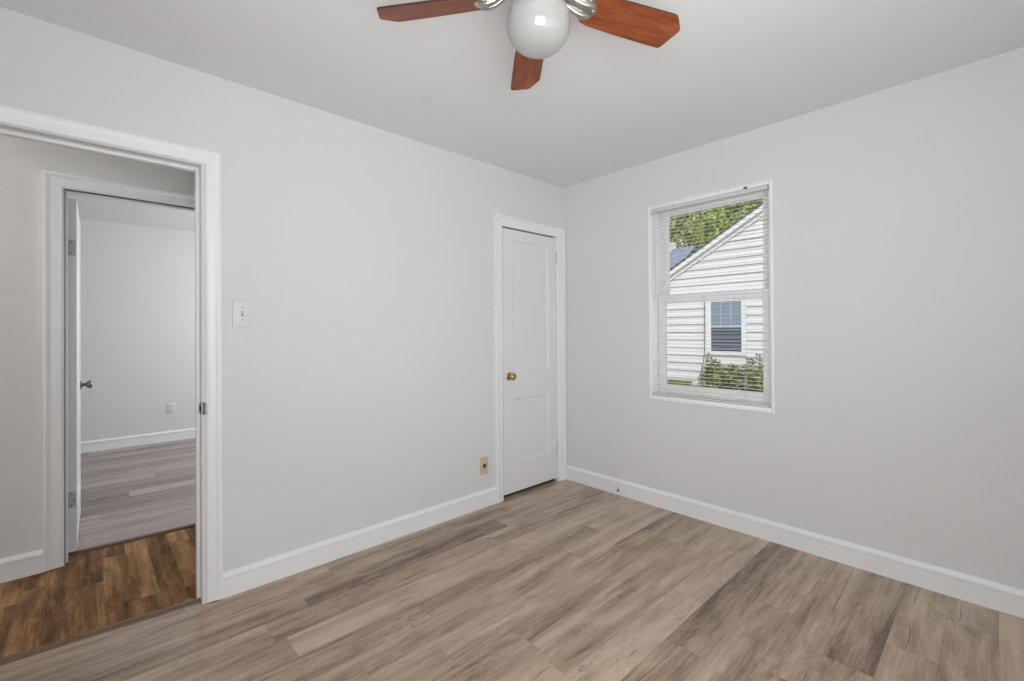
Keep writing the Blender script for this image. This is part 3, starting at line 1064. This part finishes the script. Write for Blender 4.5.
def leaves(bm, c, r, n, size, rg, shell=0.55):
    """n small folded leaves scattered through an ellipsoid"""
    for _ in range(n):
        while True:
            d = Vector((rg.uniform(-1, 1), rg.uniform(-1, 1), rg.uniform(-1, 1)))
            if 0.05 < d.length < 1:
                break
        d = d.normalized() * (shell + (1 - shell) * rg.random() ** 0.6)
        p = Vector((c[0] + d.x * r[0], c[1] + d.y * r[1], c[2] + d.z * r[2]))
        u = Vector((rg.gauss(0, 1), rg.gauss(0, 1), rg.gauss(0, 0.6))).normalized()
        v = u.cross(Vector((rg.gauss(0, 1), rg.gauss(0, 1), rg.gauss(0, 1)))).normalized()
        nn = u.cross(v)
        L = size * rg.uniform(0.6, 1.3)
        wv = L * 0.32
        a = bm.verts.new(p - u * L * 0.5)
        b = bm.verts.new(p + v * wv + nn * wv * 0.3)
        e = bm.verts.new(p + u * L * 0.5)
        f = bm.verts.new(p - v * wv + nn * wv * 0.3)
        bm.faces.new((a, b, e))
        bm.faces.new((a, e, f))


# grass along the foot of the neighbour's wall
mb = MB()
rg = random.Random(11)
for _ in range(7000):
    x, y = rg.uniform(6.2, 8.56), rg.uniform(2.85, 4.6)
    h = rg.uniform(0.03, 0.075)
    a = rg.uniform(0, 6.28)
    dx, dy = 0.006 * math.cos(a), 0.006 * math.sin(a)
    lx, ly = rg.gauss(0, 0.02), rg.gauss(0, 0.02)
    v = [mb.bm.verts.new(q) for q in ((x - dx, y - dy, -0.142), (x + dx, y + dy, -0.142), (x + lx, y + ly, -0.14 + h))]
    mb.bm.faces.new(v)
g = mb.build('grass', M['grass'])
tag(g, 'short green grass along the foot of the neighbouring wall', 'grass', kind='stuff')

sh = empty('shrub', (7.75, 1.55, -0.14))
tag(sh, 'low green leafy shrub growing below the neighbouring window', 'shrub')
mb = MB()
rg = random.Random(21)
stems = MB()
for k in range(26):
    y = 0.75 + 1.55 * k / 25 + rg.uniform(-0.05, 0.05)
    x = 7.75 + rg.uniform(-0.25, 0.25)
    zt = 0.40 + rg.uniform(-0.06, 0.08)
    leaves(mb.bm, (x, y, 0.06), (0.22, 0.17, zt - 0.06), 330, 0.075, rg, 0.35)
    stems.tube([(x + rg.uniform(-0.05, 0.05), y, -0.145), (x, y + rg.uniform(-0.05, 0.05), zt)], [0.012, 0.004], 6)
for y, x, zt in ((2.16, 7.7, 0.64), (2.08, 7.75, 0.56), (1.98, 7.75, 0.50), (1.20, 7.7, 0.60), (1.32, 7.75, 0.56), (1.09, 7.8, 0.66), (0.95, 7.7, 0.7)):
    stems.tube([(x, y + 0.1, -0.1), (x, y + 0.04, 0.3), (x, y, zt)], [0.009, 0.006, 0.002], 6)
    for i in range(7):
        f = i / 6
        leaves(mb.bm, (x, y + 0.04 * (1 - f), 0.28 + (zt - 0.28) * f), (0.07, 0.08, 0.06), 9, 0.07, rg, 0.3)
adopt(sh, mb.build('foliage', M['shrub']), stems.build('stems', M['bark'], smooth=True))

# house farther off, blue-grey roof
fh = empty('far_house', (25, 13, -0.14))
tag(fh, 'distant house with a blue-grey shingle roof seen past the neighbouring gable', 'house')
adopt(fh, MB().box(22, 28, 11.0, 20, -0.14, 4.4).build('house_wall', M['outwhite']))
mb = MB()
mb.prism([(21.4, 4.05), (25.0, 6.50), (28.6, 4.05), (28.6, 3.9), (25.0, 6.35), (21.4, 3.9)], lambda a, b, h: (a, h, b), 10.55, 20.5)
adopt(fh, mb.build('roof', M['roof_blue']))
mb = MB().box(24.2, 25.4, 12.0, 12.7, 5.6, 6.95, 0.03)
adopt(fh, mb.build('chimney', M['outwhite']))


def tree(label, base, clumps, mat, seed, n=1500, size=0.26):
    rg = random.Random(seed)
    t = empty('tree', base)
    tag(t, label, 'tree', 'trees beyond the neighbouring house')
    tk = MB()
    top = max(c[0][2] for c in clumps) - 0.6
    tk.tube([(base[0], base[1], base[2]), (base[0] + 0.1, base[1], base[2] + 2), (base[0], base[1] + 0.1, top)], [0.28, 0.22, 0.06], 10)
    fo = MB()
    for c, r in clumps:
        leaves(fo.bm, c, r, n, size, rg, 0.25)
        tk.tube([(base[0], base[1], min(c[2] - 0.5, top) * 0.7), ((base[0] + c[0]) / 2, (base[1] + c[1]) / 2, c[2] - 0.6), c], [0.10, 0.07, 0.02], 6)
    adopt(t, fo.build('foliage', mat), tk.build('trunk', M['bark'], smooth=True))


def away(clumps, k):
    """the same crowns, k times as far from the window"""
    c0 = CAM
    return [((c0.x + (c[0] - c0.x) * k, c0.y + (c[1] - c0.y) * k, c0.z + (c[2] - c0.z) * k), (r[0] * 0.9, r[1] * k, r[2] * k)) for c, r in clumps]


A_ = away([((26, 9.5, 8.2), (2.0, 2.0, 1.8)), ((26, 7.6, 9.4), (2.0, 1.9, 1.8)), ((26, 8.8, 10.6), (2.0, 2.2, 1.6)), ((26, 6.2, 8.2), (1.8, 1.8, 1.8)), ((26, 10.8, 10.4), (1.8, 1.8, 1.5)), ((26, 9.0, 6.6), (1.6, 1.8, 1.3))], 1.25)
tree('bright green leafy tree above the middle of the gable roof', (A_[0][0][0], 11.0, -0.14), A_, M['tree_a'], 1, size=0.32)
B_ = away([((31, 14.2, 8.0), (2.0, 2.3, 1.8)), ((31, 12.4, 9.2), (2.0, 2.2, 1.8)), ((31, 15.6, 9.8), (2.0, 2.2, 1.8)), ((31, 13.2, 11.4), (2.0, 2.3, 1.6)), ((31, 11.6, 7.4), (1.8, 1.9, 1.5))], 1.32)
tree('olive tree with reddish patches standing behind the far blue-grey roof', (B_[0][0][0], 19.0, -0.14), B_, M['tree_b'], 2, size=0.36)
tree('tall green tree rising over the upper end of the gable slope', (24.0, 3.2, -0.14),
     [((24, 4.2, 8.6), (2.0, 2.2, 1.8)), ((24, 2.4, 9.4), (2.0, 2.0, 1.8)), ((24, 4.6, 10.4), (1.8, 2.0, 1.4)), ((24, 3.4, 7.0), (1.8, 2.0, 1.5))], M['tree_a'], 3)
